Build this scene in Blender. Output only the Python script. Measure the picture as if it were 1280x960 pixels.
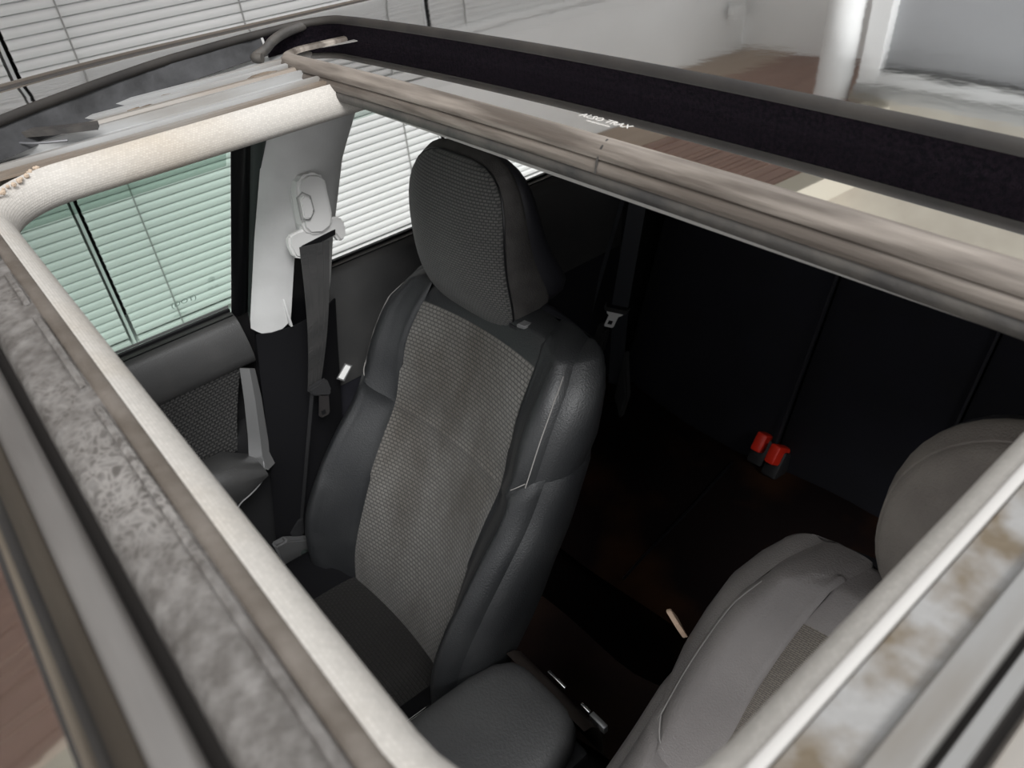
import bpy, bmesh, math, random
from mathutils import Vector, Matrix
random.seed(7)
for o in list(bpy.data.objects): bpy.data.objects.remove(o)
S = bpy.context.scene
C = S.collection

# ------------------------------------------------------------------ camera
# x = across the car (towards its left side), y = towards the tail, z = up; metres
cam_d = bpy.data.cameras.new('camera'); cam = bpy.data.objects.new('camera', cam_d); C.objects.link(cam)
RX = ((0.64128281, 0.41189579, -0.64737795), (0.76239996, -0.437288, 0.47699633), (-0.08661783, -0.79945048, -0.59445461))
M = Matrix([[RX[i][0], -RX[i][1], -RX[i][2]] for i in range(3)]).to_4x4()
M.translation = Vector((.473, -.052, 1.643))
cam.matrix_world = M
cam_d.sensor_width = 36; cam_d.sensor_fit = 'HORIZONTAL'; cam_d.lens = 961 / 1280 * 36
cam_d.clip_start = .01; cam_d.clip_end = 100
cam_d.dof.use_dof = True; cam_d.dof.focus_distance = .95; cam_d.dof.aperture_fstop = 10
S.camera = cam

# ------------------------------------------------------------------ light
w = bpy.data.worlds.new('overcast_sky'); S.world = w; w.use_nodes = True
nt = w.node_tree; nt.nodes.clear()
wo = nt.nodes.new('ShaderNodeOutputWorld'); bg = nt.nodes.new('ShaderNodeBackground')
tc = nt.nodes.new('ShaderNodeTexCoord'); sp = nt.nodes.new('ShaderNodeSeparateXYZ'); rp = nt.nodes.new('ShaderNodeValToRGB')
rp.color_ramp.elements[0].position = 0.0; rp.color_ramp.elements[0].color = (.98, .98, .99, 1)
rp.color_ramp.elements[1].position = .8; rp.color_ramp.elements[1].color = (.90, .92, .95, 1)
nt.links.new(tc.outputs['Generated'], sp.inputs[0]); nt.links.new(sp.outputs['Z'], rp.inputs[0])
nt.links.new(rp.outputs[0], bg.inputs[0]); nt.links.new(bg.outputs[0], wo.inputs[0])
bg.inputs[1].default_value = .85
sun_d = bpy.data.lights.new('sun', 'SUN'); sun_d.energy = 2.4; sun_d.angle = math.radians(24)
sun = bpy.data.objects.new('sun', sun_d); C.objects.link(sun)
sun.rotation_euler = Vector((-.85, .28, -1)).to_track_quat('-Z', 'Y').to_euler()   # hazy sun, high over the driver's side
vs = S.view_settings
vs.view_transform = 'Standard'; vs.look = 'None'; vs.gamma = 1; vs.use_curve_mapping = False
vs.exposure = 0.6

# ------------------------------------------------------------------ materials
def mat(name, col, rough=.6, metal=0., col2=None, nscale=8., ndetail=4., bump=0., bscale=None, coat=0., spec=.5,
        lo=.35, hi=.65, stretch=None, coords='Object'):
    m = bpy.data.materials.new(name); m.use_nodes = True
    n = m.node_tree.nodes; l = m.node_tree.links; b = n['Principled BSDF']
    b.inputs['Base Color'].default_value = (*col, 1); b.inputs['Roughness'].default_value = rough
    b.inputs['Metallic'].default_value = metal; b.inputs['Coat Weight'].default_value = coat
    b.inputs['Specular IOR Level'].default_value = spec
    if col2 or bump:
        t = n.new('ShaderNodeTexCoord'); mp = n.new('ShaderNodeMapping'); l.new(t.outputs[coords], mp.inputs[0])
        if stretch: mp.inputs['Scale'].default_value = stretch
    if col2:
        nz = n.new('ShaderNodeTexNoise'); nz.inputs['Scale'].default_value = nscale; nz.inputs['Detail'].default_value = ndetail
        l.new(mp.outputs[0], nz.inputs['Vector'])
        r = n.new('ShaderNodeValToRGB'); r.color_ramp.elements[0].position = lo; r.color_ramp.elements[1].position = hi
        r.color_ramp.elements[0].color = (*col, 1); r.color_ramp.elements[1].color = (*col2, 1)
        l.new(nz.outputs['Fac'], r.inputs[0]); l.new(r.outputs[0], b.inputs['Base Color'])
    if bump:
        nb = n.new('ShaderNodeTexNoise'); nb.inputs['Scale'].default_value = bscale or nscale * 6; nb.inputs['Detail'].default_value = 3
        l.new(mp.outputs[0], nb.inputs['Vector'])
        bp = n.new('ShaderNodeBump'); bp.inputs['Strength'].default_value = bump; bp.inputs['Distance'].default_value = .002
        l.new(nb.outputs['Fac'], bp.inputs['Height']); l.new(bp.outputs[0], b.inputs['Normal'])
    return m

def weave(name, dark, light, stain=None, bw=.009, rh=.0065, mortar=.0016, rough=.8, bump=.5, amount=.5, sheen=.15, stain_lo=.5, stain_hi=.75):
    """woven upholstery: brick-laid little tufts laid out in the surface's own metres"""
    m = bpy.data.materials.new(name); m.use_nodes = True
    n = m.node_tree.nodes; l = m.node_tree.links; b = n['Principled BSDF']
    b.inputs['Roughness'].default_value = rough; b.inputs['Sheen Weight'].default_value = sheen; b.inputs['Sheen Roughness'].default_value = .4
    u = n.new('ShaderNodeUVMap'); br = n.new('ShaderNodeTexBrick'); l.new(u.outputs[0], br.inputs['Vector'])
    br.inputs['Scale'].default_value = 1; br.inputs['Brick Width'].default_value = bw; br.inputs['Row Height'].default_value = rh
    br.inputs['Mortar Size'].default_value = mortar; br.inputs['Mortar Smooth'].default_value = .7; br.inputs['Bias'].default_value = -.2
    br.inputs['Color1'].default_value = (*light, 1); br.inputs['Color2'].default_value = tuple(c * .8 for c in light) + (1,)
    br.inputs['Mortar'].default_value = (*dark, 1)
    out = br.outputs['Color']
    if stain:
        t = n.new('ShaderNodeTexCoord'); nz = n.new('ShaderNodeTexNoise'); nz.inputs['Scale'].default_value = 7; nz.inputs['Detail'].default_value = 5
        mp = n.new('ShaderNodeMapping'); mp.inputs['Scale'].default_value = (1, .5, .5); l.new(t.outputs['Object'], mp.inputs[0]); l.new(mp.outputs[0], nz.inputs['Vector'])
        r = n.new('ShaderNodeValToRGB'); r.color_ramp.elements[0].position = stain_lo; r.color_ramp.elements[1].position = stain_hi
        l.new(nz.outputs['Fac'], r.inputs[0])
        mx = n.new('ShaderNodeMix'); mx.data_type = 'RGBA'; mx.blend_type = 'MULTIPLY'; mx.inputs[7].default_value = (*stain, 1)
        l.new(r.outputs[0], mx.inputs[0]); l.new(out, mx.inputs[6]); out = mx.outputs[2]
    l.new(out, b.inputs['Base Color'])
    bp = n.new('ShaderNodeBump'); bp.inputs['Strength'].default_value = bump; bp.inputs['Distance'].default_value = .0012; bp.invert = True
    l.new(br.outputs['Fac'], bp.inputs['Height']); l.new(bp.outputs[0], b.inputs['Normal'])
    return m

def clear(name, tint, gloss=.06):
    m = bpy.data.materials.new(name); m.use_nodes = True
    n = m.node_tree.nodes; l = m.node_tree.links; n.clear()
    o = n.new('ShaderNodeOutputMaterial'); t = n.new('ShaderNodeBsdfTransparent'); g = n.new('ShaderNodeBsdfGlossy')
    t.inputs[0].default_value = (*tint, 1); g.inputs['Roughness'].default_value = .02
    x = n.new('ShaderNodeMixShader'); x.inputs[0].default_value = gloss
    l.new(t.outputs[0], x.inputs[1]); l.new(g.outputs[0], x.inputs[2]); l.new(x.outputs[0], o.inputs[0])
    return m

MT = dict(
    paint=mat('silver_paint', (.78, .79, .79), .045, 1.0, bump=.05, bscale=26),
    edge=mat('painted_edge', (.013, .011, .010), .7, .0, (.028, .024, .020), 14, bump=.2),
    mould=mat('black_moulding', (.022, .020, .020), .35),
    mouldtop=mat('bronze_moulding', (.22, .19, .16), .3, .6),
    felt=mat('black_felt', (.004, .0035, .005), 1.0, 0, (.010, .007, .010), 300, 2, bump=1, bscale=900, spec=.05),
    glass_top=mat('coated_roof_glass', (.86, .86, .85), .02, 1.0),
    seal=mat('weathered_rubber', (.085, .070, .058), .5, 0, (.24, .21, .18), 40, 7, bump=.6, bscale=110, stretch=(.14, 1.6, 1.6), lo=.42, hi=.66),
    sealdark=mat('dark_rubber', (.035, .033, .032), .5, 0, (.075, .068, .06), 30, bump=.3),
    track=mat('weathered_aluminium', (.27, .25, .225), .42, .25, (.17, .115, .07), 16, 6, bump=.3, bscale=120, stretch=(1.6, .22, 1.6), lo=.42, hi=.72),
    track2=mat('bright_aluminium', (.40, .40, .395), .32, .3, (.22, .19, .155), 20, 5, stretch=(1.5, .2, 1.5), lo=.45, hi=.7),
    trackl=mat('dull_aluminium', (.215, .212, .205), .5, .15, (.16, .145, .125), 26, 6, stretch=(1.5, .3, 1.5), lo=.45, hi=.7),
    trackr=mat('rust_flecked_aluminium', (.235, .23, .222), .5, .1, (.105, .08, .05), 42, 8, bump=.5, bscale=160, lo=.40, hi=.62),
    tray=mat('frosted_grey_plastic', (.085, .077, .070), .55, 0, (.165, .155, .145), 85, 7, bump=.8, bscale=100, lo=.4, hi=.66),
    traybrown=mat('weathered_front_trim', (.055, .043, .031), .55, 0, (.095, .078, .058), 14, 5, bump=.25, stretch=(.4, 2, 2)),
    traygrey=mat('grey_trim_flange', (.095, .088, .082), .45, .1, (.175, .165, .155), 12, 5, bump=.25, stretch=(.3, 2, 2)),
    traylip=mat('brown_tray_lip', (.085, .070, .056), .6, 0, (.13, .112, .095), 30, 6, bump=.5, bscale=140),
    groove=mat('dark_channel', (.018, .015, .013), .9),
    head=weave('headliner_fabric', (.42, .395, .36), (.48, .455, .42), (.84, .76, .65), .0030, .0024, .0006, .95, .25, sheen=.0, stain_lo=.5, stain_hi=.8),
    headedge=mat('headliner_edging', (.42, .405, .385), .7),
    pillar=mat('grey_pillar_plastic', (.56, .56, .55), .6, 0, (.62, .62, .61), 18, 6, bump=.15, bscale=300),
    pillarl=mat('light_grey_plastic', (.66, .655, .64), .45),
    blackp=mat('black_plastic', (.020, .020, .021), .5, bump=.15, bscale=400),
    softp=mat('black_soft_plastic', (.045, .045, .045), .42, 0, (.058, .057, .056), 12, bump=.25, bscale=500),
    strip=mat('smooth_black_strip', (.006, .006, .007), .3),
    wstrip=mat('dark_green_weatherstrip', (.035, .045, .041), .5),
    chrome=mat('chrome', (.8, .8, .8), .12, 1.0),
    mattblack=mat('matt_black_vinyl', (.005, .005, .006), .9, spec=.15),
    satin=mat('satin_silver_trim', (.30, .30, .30), .35, .6),
    leather=mat('black_leatherette', (.015, .016, .0175), .42, 0, (.023, .024, .025), 9, bump=.3, bscale=420, coat=.0),
    leather_lit=mat('sunlit_leatherette', (.15, .138, .134), .5, 0, (.19, .175, .168), 10, bump=.4, bscale=500),  # leatherette painted lighter, light on the driver seat put into its colour
    insert=weave('woven_grey_insert', (.060, .058, .054), (.150, .143, .132), (.42, .38, .33)),
    cushd=weave('woven_dark_cushion', (.005, .0045, .004), (.013, .0115, .010), (.5, .42, .36)),
    insertd=weave('woven_brown_insert', (.08, .07, .06), (.17, .15, .13), (.6, .55, .5), .0075, .0022, .0006),
    hrfab=weave('woven_black_headrest', (.036, .036, .035), (.105, .102, .096), None, .0065, .0042, .0012),
    hrside=mat('soft_black_fabric', (.036, .033, .031), .85, 0, (.056, .052, .049), 40, bump=.4, bscale=500),
    hrd=mat('brown_grey_plush', (.13, .115, .105), .95, 0, (.20, .18, .16), 12, 6, bump=.5, bscale=500),
    shell=mat('dark_backshell', (.014, .014, .018), .55),
    thread=mat('grey_thread', (.24, .23, .22), .7),
    insertdoor=weave('door_insert_weave', (.012, .012, .012), (.050, .048, .045), None, .0085, .0062, .002, .7, .8),
    web=mat('black_webbing', (.030, .030, .030), .55, 0, (.045, .044, .043), 6, bump=.5, bscale=40, stretch=(60, 1, 1)),
    webn=mat('navy_webbing', (.022, .024, .030), .6),
    red=mat('red_button', (.75, .03, .012), .35),
    whitem=mat('white_metal', (.95, .95, .94), .4, .0),
    white=mat('white_label', (.85, .85, .83), .5),
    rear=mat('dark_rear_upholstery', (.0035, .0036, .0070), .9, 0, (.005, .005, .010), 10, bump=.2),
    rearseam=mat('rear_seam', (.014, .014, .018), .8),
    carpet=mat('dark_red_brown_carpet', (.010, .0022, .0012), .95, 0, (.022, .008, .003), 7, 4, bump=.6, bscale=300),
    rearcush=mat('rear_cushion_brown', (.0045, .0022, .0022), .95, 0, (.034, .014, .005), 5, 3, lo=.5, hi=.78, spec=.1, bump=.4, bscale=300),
    lever=mat('tan_lever_plastic', (.50, .36, .26), .5),
    lid=mat('grey_black_vinyl', (.050, .050, .051), .5, 0, (.066, .066, .066), 10, 6, bump=.35, bscale=260),
    brownp=mat('brown_black_plastic', (.030, .024, .021), .4),
    wire=mat('grey_wire', (.14, .14, .145), .45, .4),
    cloth=mat('grey_mesh_cloth', (.028, .028, .029), .95, 0, (.052, .052, .054), 30, 5, bump=.5, bscale=120),
    debris=mat('dried_dirt', (.10, .075, .055), .95, 0, (.2, .16, .12), 60, bump=1, bscale=200),
    tan=mat('tan_foam_edge', (.42, .33, .25), .9, bump=.8, bscale=120),
    green=clear('green_tinted_glass', (.70, .88, .79), .05),
    visor=clear('smoked_visor', (.60, .68, .64), .04),
    clearg=clear('clear_glass', (.95, .97, .96), .04),
    etch=mat('etched_print', (.52, .50, .47), .6),
    etchg=mat('faint_etched_print', (.36, .50, .43), .6),
    # surroundings
    slat=mat('white_painted_slat', (.78, .78, .77), .4),
    wallw=mat('white_render', (.90, .90, .89), .85, 0, (.86, .86, .85), 3, bump=.3, bscale=60),
    cream=mat('cream_board', (.50, .46, .38), .8),
    beige=mat('beige_render', (.34, .31, .26), .85, 0, (.40, .37, .31), 6),
    soffit=mat('brown_soffit_board', (.36, .28, .22), .6, 0, (.42, .33, .26), 5, stretch=(3, .3, 3)),
    wood=mat('brown_timber_slat', (.24, .15, .12), .6, 0, (.30, .19, .15), 7, stretch=(6, .4, 6)),
    back=mat('pale_batten_backing', (.75, .62, .52), .8),
    frame=mat('white_window_frame', (.80, .80, .79), .35),
    greyf=mat('grey_frame', (.32, .32, .31), .5),
    frost=mat('frosted_grey_pane', (.33, .335, .34), .35, 0, (.37, .375, .385), 1.2),
    dark=mat('dark_interior', (.01, .01, .01), .9),
    ground=mat('concrete_paving', (.42, .41, .39), .9, 0, (.48, .47, .45), 2, 6, bump=.2),
)

# pale crackle in the tray's weathered film
m_ = MT['tray']; n_ = m_.node_tree.nodes; l_ = m_.node_tree.links; b_ = n_['Principled BSDF']
src = b_.inputs['Base Color'].links[0].from_socket
tx_ = n_.new('ShaderNodeTexCoord'); vo = n_.new('ShaderNodeTexVoronoi'); vo.feature = 'DISTANCE_TO_EDGE'; vo.inputs['Scale'].default_value = 170
nz_ = n_.new('ShaderNodeTexNoise'); nz_.inputs['Scale'].default_value = 40; wr = n_.new('ShaderNodeMix'); wr.data_type = 'VECTOR'; wr.inputs[0].default_value = .035
l_.new(tx_.outputs['Object'], nz_.inputs['Vector']); l_.new(tx_.outputs['Object'], wr.inputs[4]); l_.new(nz_.outputs['Color'], wr.inputs[5]); l_.new(wr.outputs[1], vo.inputs['Vector'])
rv = n_.new('ShaderNodeValToRGB'); rv.color_ramp.elements[0].position = .02; rv.color_ramp.elements[1].position = .22
rv.color_ramp.elements[0].color = (1, 1, 1, 1); rv.color_ramp.elements[1].color = (0, 0, 0, 1); l_.new(vo.outputs['Distance'], rv.inputs[0])
nm = n_.new('ShaderNodeTexNoise'); nm.inputs['Scale'].default_value = 9; l_.new(tx_.outputs['Object'], nm.inputs['Vector'])
rm = n_.new('ShaderNodeValToRGB'); rm.color_ramp.elements[0].position = .42; rm.color_ramp.elements[1].position = .75; l_.new(nm.outputs['Fac'], rm.inputs[0])
mk = n_.new('ShaderNodeMath'); mk.operation = 'MULTIPLY'; l_.new(rv.outputs[0], mk.inputs[0]); l_.new(rm.outputs[0], mk.inputs[1])
cm = n_.new('ShaderNodeMix'); cm.data_type = 'RGBA'; cm.inputs[7].default_value = (.24, .225, .21, 1); l_.new(mk.outputs[0], cm.inputs[0]); l_.new(src, cm.inputs[6]); l_.new(cm.outputs[2], b_.inputs['Base Color'])

# ------------------------------------------------------------------ helpers
CO = Vector((.473, -.052, 1.643))
def link(name, me, m, parent=None):
    o = bpy.data.objects.new(name, me); C.objects.link(o)
    if m is not None and not me.materials: me.materials.append(MT[m] if isinstance(m, str) else m)
    if parent: o.parent = parent; o.matrix_parent_inverse = Matrix.Translation(parent.location).inverted()
    return o
def root(name, label, cat, loc=(0, 0, 0), group=None):
    o = bpy.data.objects.new(name, None); C.objects.link(o); o.location = loc; o.empty_display_size = .05
    o['label'] = label; o['category'] = cat
    if group: o['group'] = group
    return o
def tag(o, label, cat, group=None):
    o['label'] = label; o['category'] = cat
    if group: o['group'] = group
    return o
def struct(name, me, m, label, cat):
    o = link(name, me, m); o['kind'] = 'structure'; o['label'] = label; o['category'] = cat; return o
def mesh(verts, faces, uvs=None, smooth=True):
    me = bpy.data.meshes.new('m'); me.from_pydata([tuple(v) for v in verts], [], faces); me.update()
    if uvs:
        ul = me.uv_layers.new(name='UVMap')
        for lp in me.loops: ul.data[lp.index].uv = uvs[lp.vertex_index]
    if smooth: me.polygons.foreach_set('use_smooth', [True] * len(me.polygons))
    return me
def bm_mesh(bm, smooth=False):
    bmesh.ops.recalc_face_normals(bm, faces=bm.faces)
    me = bpy.data.meshes.new('m'); bm.to_mesh(me); bm.free()
    if smooth: me.polygons.foreach_set('use_smooth', [True] * len(me.polygons))
    return me
def autosmooth(me, ang=35):
    me.polygons.foreach_set('use_smooth', [True] * len(me.polygons))
    bm = bmesh.new(); bm.from_mesh(me)
    for e in bm.edges:
        if len(e.link_faces) == 2 and e.calc_face_angle(0) > math.radians(ang): e.smooth = False
    bm.to_mesh(me); bm.free(); return me
def box(lo, hi, bev=0., seg=2, rot=None, bm=None):
    own = bm is None
    if own: bm = bmesh.new()
    r = bmesh.ops.create_cube(bm, size=1)
    vs_ = r['verts']; c = (Vector(lo) + Vector(hi)) / 2; s = Vector(hi) - Vector(lo)
    for v in vs_: v.co = Vector((v.co.x * s.x, v.co.y * s.y, v.co.z * s.z))
    if bev:
        es = list({e for v in vs_ for e in v.link_edges})
        rr = bmesh.ops.bevel(bm, geom=es, offset=bev, segments=seg, affect='EDGES', profile=.5)
        vs_ = list({v for f in rr['faces'] for v in f.verts} | {v for v in vs_ if v.is_valid})
    mt_ = Matrix.Translation(c) @ (rot.to_4x4() if rot else Matrix())
    for v in vs_: v.co = mt_ @ v.co
    if own: return autosmooth(bm_mesh(bm))
def grid(P, uv=None, closed_u=False, thick=0., two=False):
    """P[j][i] points -> quad surface; thick pushes a back skin along -normal"""
    nj, ni = len(P), len(P[0]); V = [Vector(p) for r in P for p in r]; F = []
    for j in range(nj - 1):
        for i in range(ni if closed_u else ni - 1):
            a = j * ni + i; b = j * ni + (i + 1) % ni
            F.append((a, b, b + ni, a + ni))
    if uv is None:
        uv = []
        for j in range(nj):
            acc = 0
            for i in range(ni):
                if i: acc += (Vector(P[j][i]) - Vector(P[j][i - 1])).length
                vv = sum((Vector(P[k][i]) - Vector(P[k - 1][i])).length for k in range(1, j + 1)) if nj < 80 else j
                uv.append((acc, vv))
        # centre u so that seams on a tapered piece stay straight
        for j in range(nj):
            mid = uv[j * ni + ni - 1][0] / 2
            for i in range(ni): uv[j * ni + i] = (uv[j * ni + i][0] - mid, uv[j * ni + i][1])
    else: uv = [x for r in uv for x in r]
    me = mesh(V, F, uv)
    if thick:
        bm = bmesh.new(); bm.from_mesh(me)
        bmesh.ops.solidify(bm, geom=list(bm.faces), thickness=thick)
        bmesh.ops.recalc_face_normals(bm, faces=bm.faces)
        bm.to_mesh(me); bm.free(); autosmooth(me, 50)
    return me
def sweep(path, prof, up=(0, 0, 1), closed=False, closed_prof=True, caps=True):
    """profile points (side, up) carried along a 3-D path"""
    path = [Vector(p) for p in path]; n = len(path); up = Vector(up); R = []
    for k, p in enumerate(path):
        a = path[(k - 1) % n] if (closed or k) else p; b = path[(k + 1) % n] if (closed or k < n - 1) else p
        t = (b - a).normalized(); sd = t.cross(up).normalized(); u2 = sd.cross(t)
        R.append([p + sd * q[0] + u2 * q[1] for q in prof])
    m_ = len(prof); V = [v for r in R for v in r]; F = []
    for k in range(n if closed else n - 1):
        for i in range(m_ if closed_prof else m_ - 1):
            a = k * m_ + i; b = k * m_ + (i + 1) % m_; c = ((k + 1) % n) * m_
            F.append((a, b, c + (i + 1) % m_, c + i))
    if caps and closed_prof and not closed:
        F.append(tuple(range(m_))); F.append(tuple((n - 1) * m_ + i for i in reversed(range(m_))))
    me = mesh(V, F); bm = bmesh.new(); bm.from_mesh(me); bmesh.ops.recalc_face_normals(bm, faces=bm.faces); bm.to_mesh(me); bm.free()
    return autosmooth(me, 40)
def circ(r, n=10, rx=None): return [((rx or r) * math.cos(2 * math.pi * i / n), r * math.sin(2 * math.pi * i / n)) for i in range(n)]
def rect(w_, h_): return [(-w_ / 2, -h_ / 2), (w_ / 2, -h_ / 2), (w_ / 2, h_ / 2), (-w_ / 2, h_ / 2)]
def tube(path, r, n=8): return sweep(path, circ(r, n), up=(.013, .021, 1))
def smooth_path(pts, n=6, closed=False):
    pts = [Vector(p) for p in pts]; N = len(pts); out = []
    for k in range(N if closed else N - 1):
        g = lambda q: pts[q % N] if closed else pts[max(0, min(N - 1, q))]
        p0, p1, p2, p3 = g(k - 1), g(k), g(k + 1), g(k + 2)
        for i in range(n):
            t = i / n
            out.append(.5 * ((2 * p1) + (p2 - p0) * t + (2 * p0 - 5 * p1 + 4 * p2 - p3) * t * t + (3 * p1 - p0 - 3 * p2 + p3) * t ** 3))
    if not closed: out.append(pts[-1])
    return out
def prism(outline, d, bev=0., seg=2):
    """flat outline given as 3-D points, made thick along vector d"""
    bm = bmesh.new(); vs_ = [bm.verts.new(p) for p in outline]; f = bm.faces.new(vs_)
    r = bmesh.ops.extrude_face_region(bm, geom=[f])
    for v in r['geom']:
        if isinstance(v, bmesh.types.BMVert): v.co += Vector(d)
    if bev:
        bmesh.ops.bevel(bm, geom=[e for e in bm.edges], offset=bev, segments=seg, affect='EDGES')
    return autosmooth(bm_mesh(bm))
def interp(tab, z):
    if z <= tab[0][0]: return tab[0][1:]
    for a, b in zip(tab, tab[1:]):
        if z <= b[0]:
            t = (z - a[0]) / (b[0] - a[0]); return tuple(p + (q - p) * t for p, q in zip(a[1:], b[1:]))
    return tab[-1][1:]
def sinterp(tab, z):
    """smooth (Catmull-Rom) table look-up"""
    n = len(tab)
    if z <= tab[0][0]: return tab[0][1:]
    if z >= tab[-1][0]: return tab[-1][1:]
    k = max(i for i in range(n - 1) if tab[i][0] <= z)
    a, b = tab[k], tab[k + 1]; h = b[0] - a[0]; t = (z - a[0]) / h; out = []
    for q in range(1, len(a)):
        def sl(i):
            i0, i1 = max(0, i - 1), min(n - 1, i + 1); return (tab[i1][q] - tab[i0][q]) / (tab[i1][0] - tab[i0][0])
        m0, m1 = sl(k) * h, sl(k + 1) * h
        out.append((2 * t ** 3 - 3 * t * t + 1) * a[q] + (t ** 3 - 2 * t * t + t) * m0 + (-2 * t ** 3 + 3 * t * t) * b[q] + (t ** 3 - t * t) * m1)
    return tuple(out)
def letters(name, body, size, m, parent, mw, depth=.0003):
    cu = bpy.data.curves.new('t', 'FONT'); cu.body = body; cu.size = size; cu.extrude = depth; cu.resolution_u = 2
    cu.align_x = 'CENTER'; cu.align_y = 'CENTER'
    t = bpy.data.objects.new('t', cu); C.objects.link(t)
    me = bpy.data.meshes.new_from_object(t.evaluated_get(bpy.context.evaluated_depsgraph_get()))
    bpy.data.objects.remove(t); me.transform(mw)
    return link(name, me, m, parent)

# ================================================================== SURROUNDINGS
WX = -2.10; SZ = 2.34
struct('floor', box((-4, -5, -.05), (5, 7, 0)), 'ground', 'grey concrete paving under the car', 'ground')
# house wall beside the car, with a long window opening that the blinds hang in
bm = bmesh.new()
box((WX - .25, -4, 0), (WX - .02, 3.7, .30), bm=bm)
box((WX - .25, -4, 1.84), (WX - .02, 3.7, SZ + .3), bm=bm)
box((WX - .25, 1.623 + 1.343, .30), (WX - .02, 3.7, 1.84), bm=bm)
box((WX - .25, -4, .30), (WX - .02, -1.063, 1.84), bm=bm)
wl = struct('wall_left', bm_mesh(bm), 'wallw', 'white rendered house wall that holds the blinds', 'wall')
link('window_recess', box((WX - .30, -1.2, .2), (WX - .26, 3.1, 1.95)), 'dark', wl)
for k in range(4):
    y = .28 + 1.343 * (k - 1)
    link('mullion', box((WX - .05, y - .0045, .30), (WX - .004, y + .0045, 1.84)), 'frame', wl)
link('window_head_trim', box((WX - .03, -1.1, 1.845), (WX + .02, 3.0, 1.90)), 'frame', wl)
# venetian blinds: every slat a part
PITCH = .0275; SW = .0325
def slat_mesh(L):
    a0 = math.radians(63); P = []
    for y in (0, L):
        row = []
        for k in range(8):
            s = (k / 7 - .5) * SW; b = .0075 * (1 - (2 * k / 7 - 1) ** 2)
            # top edge leans to the room, the crowned face looks outwards and up
            row.append((-s * math.cos(a0) + b * math.sin(a0), y, s * math.sin(a0) + b * math.cos(a0)))
        P.append(row)
    return grid(P, thick=.0006)
names = ['white venetian blind at the far left, cut by the picture edge',
         'white venetian blind seen through the green front door window',
         'white venetian blind behind the headrest, seen through the rear door window']
for k in range(3):
    y0 = .28 + 1.343 * (k - 1) + .014; L = 1.343 - .028
    b = root('venetian_blind', names[k], 'blind', (WX, y0, .30), 'venetian blinds in the house window')
    sm = slat_mesh(L); z = 1.785; n = 0
    while z > .34:
        o = link('slat', sm, 'slat', None); o.parent = b; o.location = (0, 0, z - .30); z -= PITCH
    link('headrail', box((WX - .02, y0, 1.80), (WX + .02, y0 + L, 1.838), .003), 'frame', b)
    link('bottom_rail', box((WX - .012, y0, .315), (WX + .012, y0 + L, .33), .003), 'frame', b)
    for yy in (.152, L / 2, L - .152):
        link('ladder_cord', box((WX + .0155, y0 + yy - .0022, .32), (WX + .0175, y0 + yy + .0022, 1.80)), 'greyf', b)
# soffit over the wall: plain board strip, then timber slats with pale joints
ce = struct('ceiling', box((WX, -3.2, SZ + .007), (-1.06, 3.7, SZ + .08)), 'back', 'brown timber soffit above the house wall', 'ceiling')
link('soffit_backing', box((-1.06, -3.2, SZ + .007), (-.50, .10, SZ + .08)), 'back', ce)
link('soffit_board', box((WX, -3.2, SZ), (-1.80, 3.7, SZ + .03)), 'soffit', ce)
x = -1.797
while x < -.56:
    ww = random.choice((.024, .03, .036, .052))
    link('timber_slat', box((x, -3.2, SZ + random.uniform(0, .003)), (x + ww, 3.7 if x < -1.10 else .10, SZ + .028)), 'wood', ce); x += ww + random.choice((.004, .007, .009))
link('fascia_board', box((-1.06, .10, SZ - .01), (-.96, 3.0, SZ + .10)), 'cream', ce)
link('fascia_board', box((-.52, -3.2, SZ - .01), (-.40, .10, SZ + .10)), 'cream', ce)
wb = struct('wall_back', box((WX - .2, 3.60, 0), (-.9, 3.8, SZ + .3)), 'wallw', 'white end wall of the recess under the soffit', 'wall')
link('wall_socket', box((WX, 3.42, 2.05), (WX + .05, 3.52, 2.13), .01), 'frame', wb)
link('wall_lamp_box', box((WX, 3.42, 1.84), (WX + .05, 3.52, 1.90), .01), 'frame', wb)
bm = bmesh.new(); bmesh.ops.create_cone(bm, cap_ends=True, segments=24, radius1=.07, radius2=.07, depth=SZ, matrix=Matrix.Translation((-1.22, 3.0, SZ / 2)))
struct('trim_1', autosmooth(bm_mesh(bm)), 'frame', 'round white post carrying the soffit corner', 'post')
wn = struct('window_1', box((-1.04, 3.05, .6), (2.2, 3.07, 2.20)), 'frost', 'large grey frosted window beside the white post', 'window')
bm = bmesh.new(); box((-1.12, 3.0, .5), (-1.04, 3.10, 2.30), bm=bm); link('frame_jamb', bm_mesh(bm), 'frame', wn)
link('frame_head', box((-1.04, 3.0, 2.20), (2.2, 3.10, 2.25), .004), 'frame', wn)
link('frame_bead', box((-1.035, 3.03, 2.185), (2.2, 3.06, 2.197)), 'dark', wn)
link('frame_drip', box((-1.12, 2.98, 2.25), (2.2, 3.10, 2.30), .004), 'greyf', wn)
link('header_beam', box((-1.14, 3.0, 2.30), (2.2, 3.12, 2.78)), 'beige', wn)
link('wall_below', box((-1.12, 3.02, 0), (2.2, 3.12, .6)), 'beige', wn)

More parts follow.
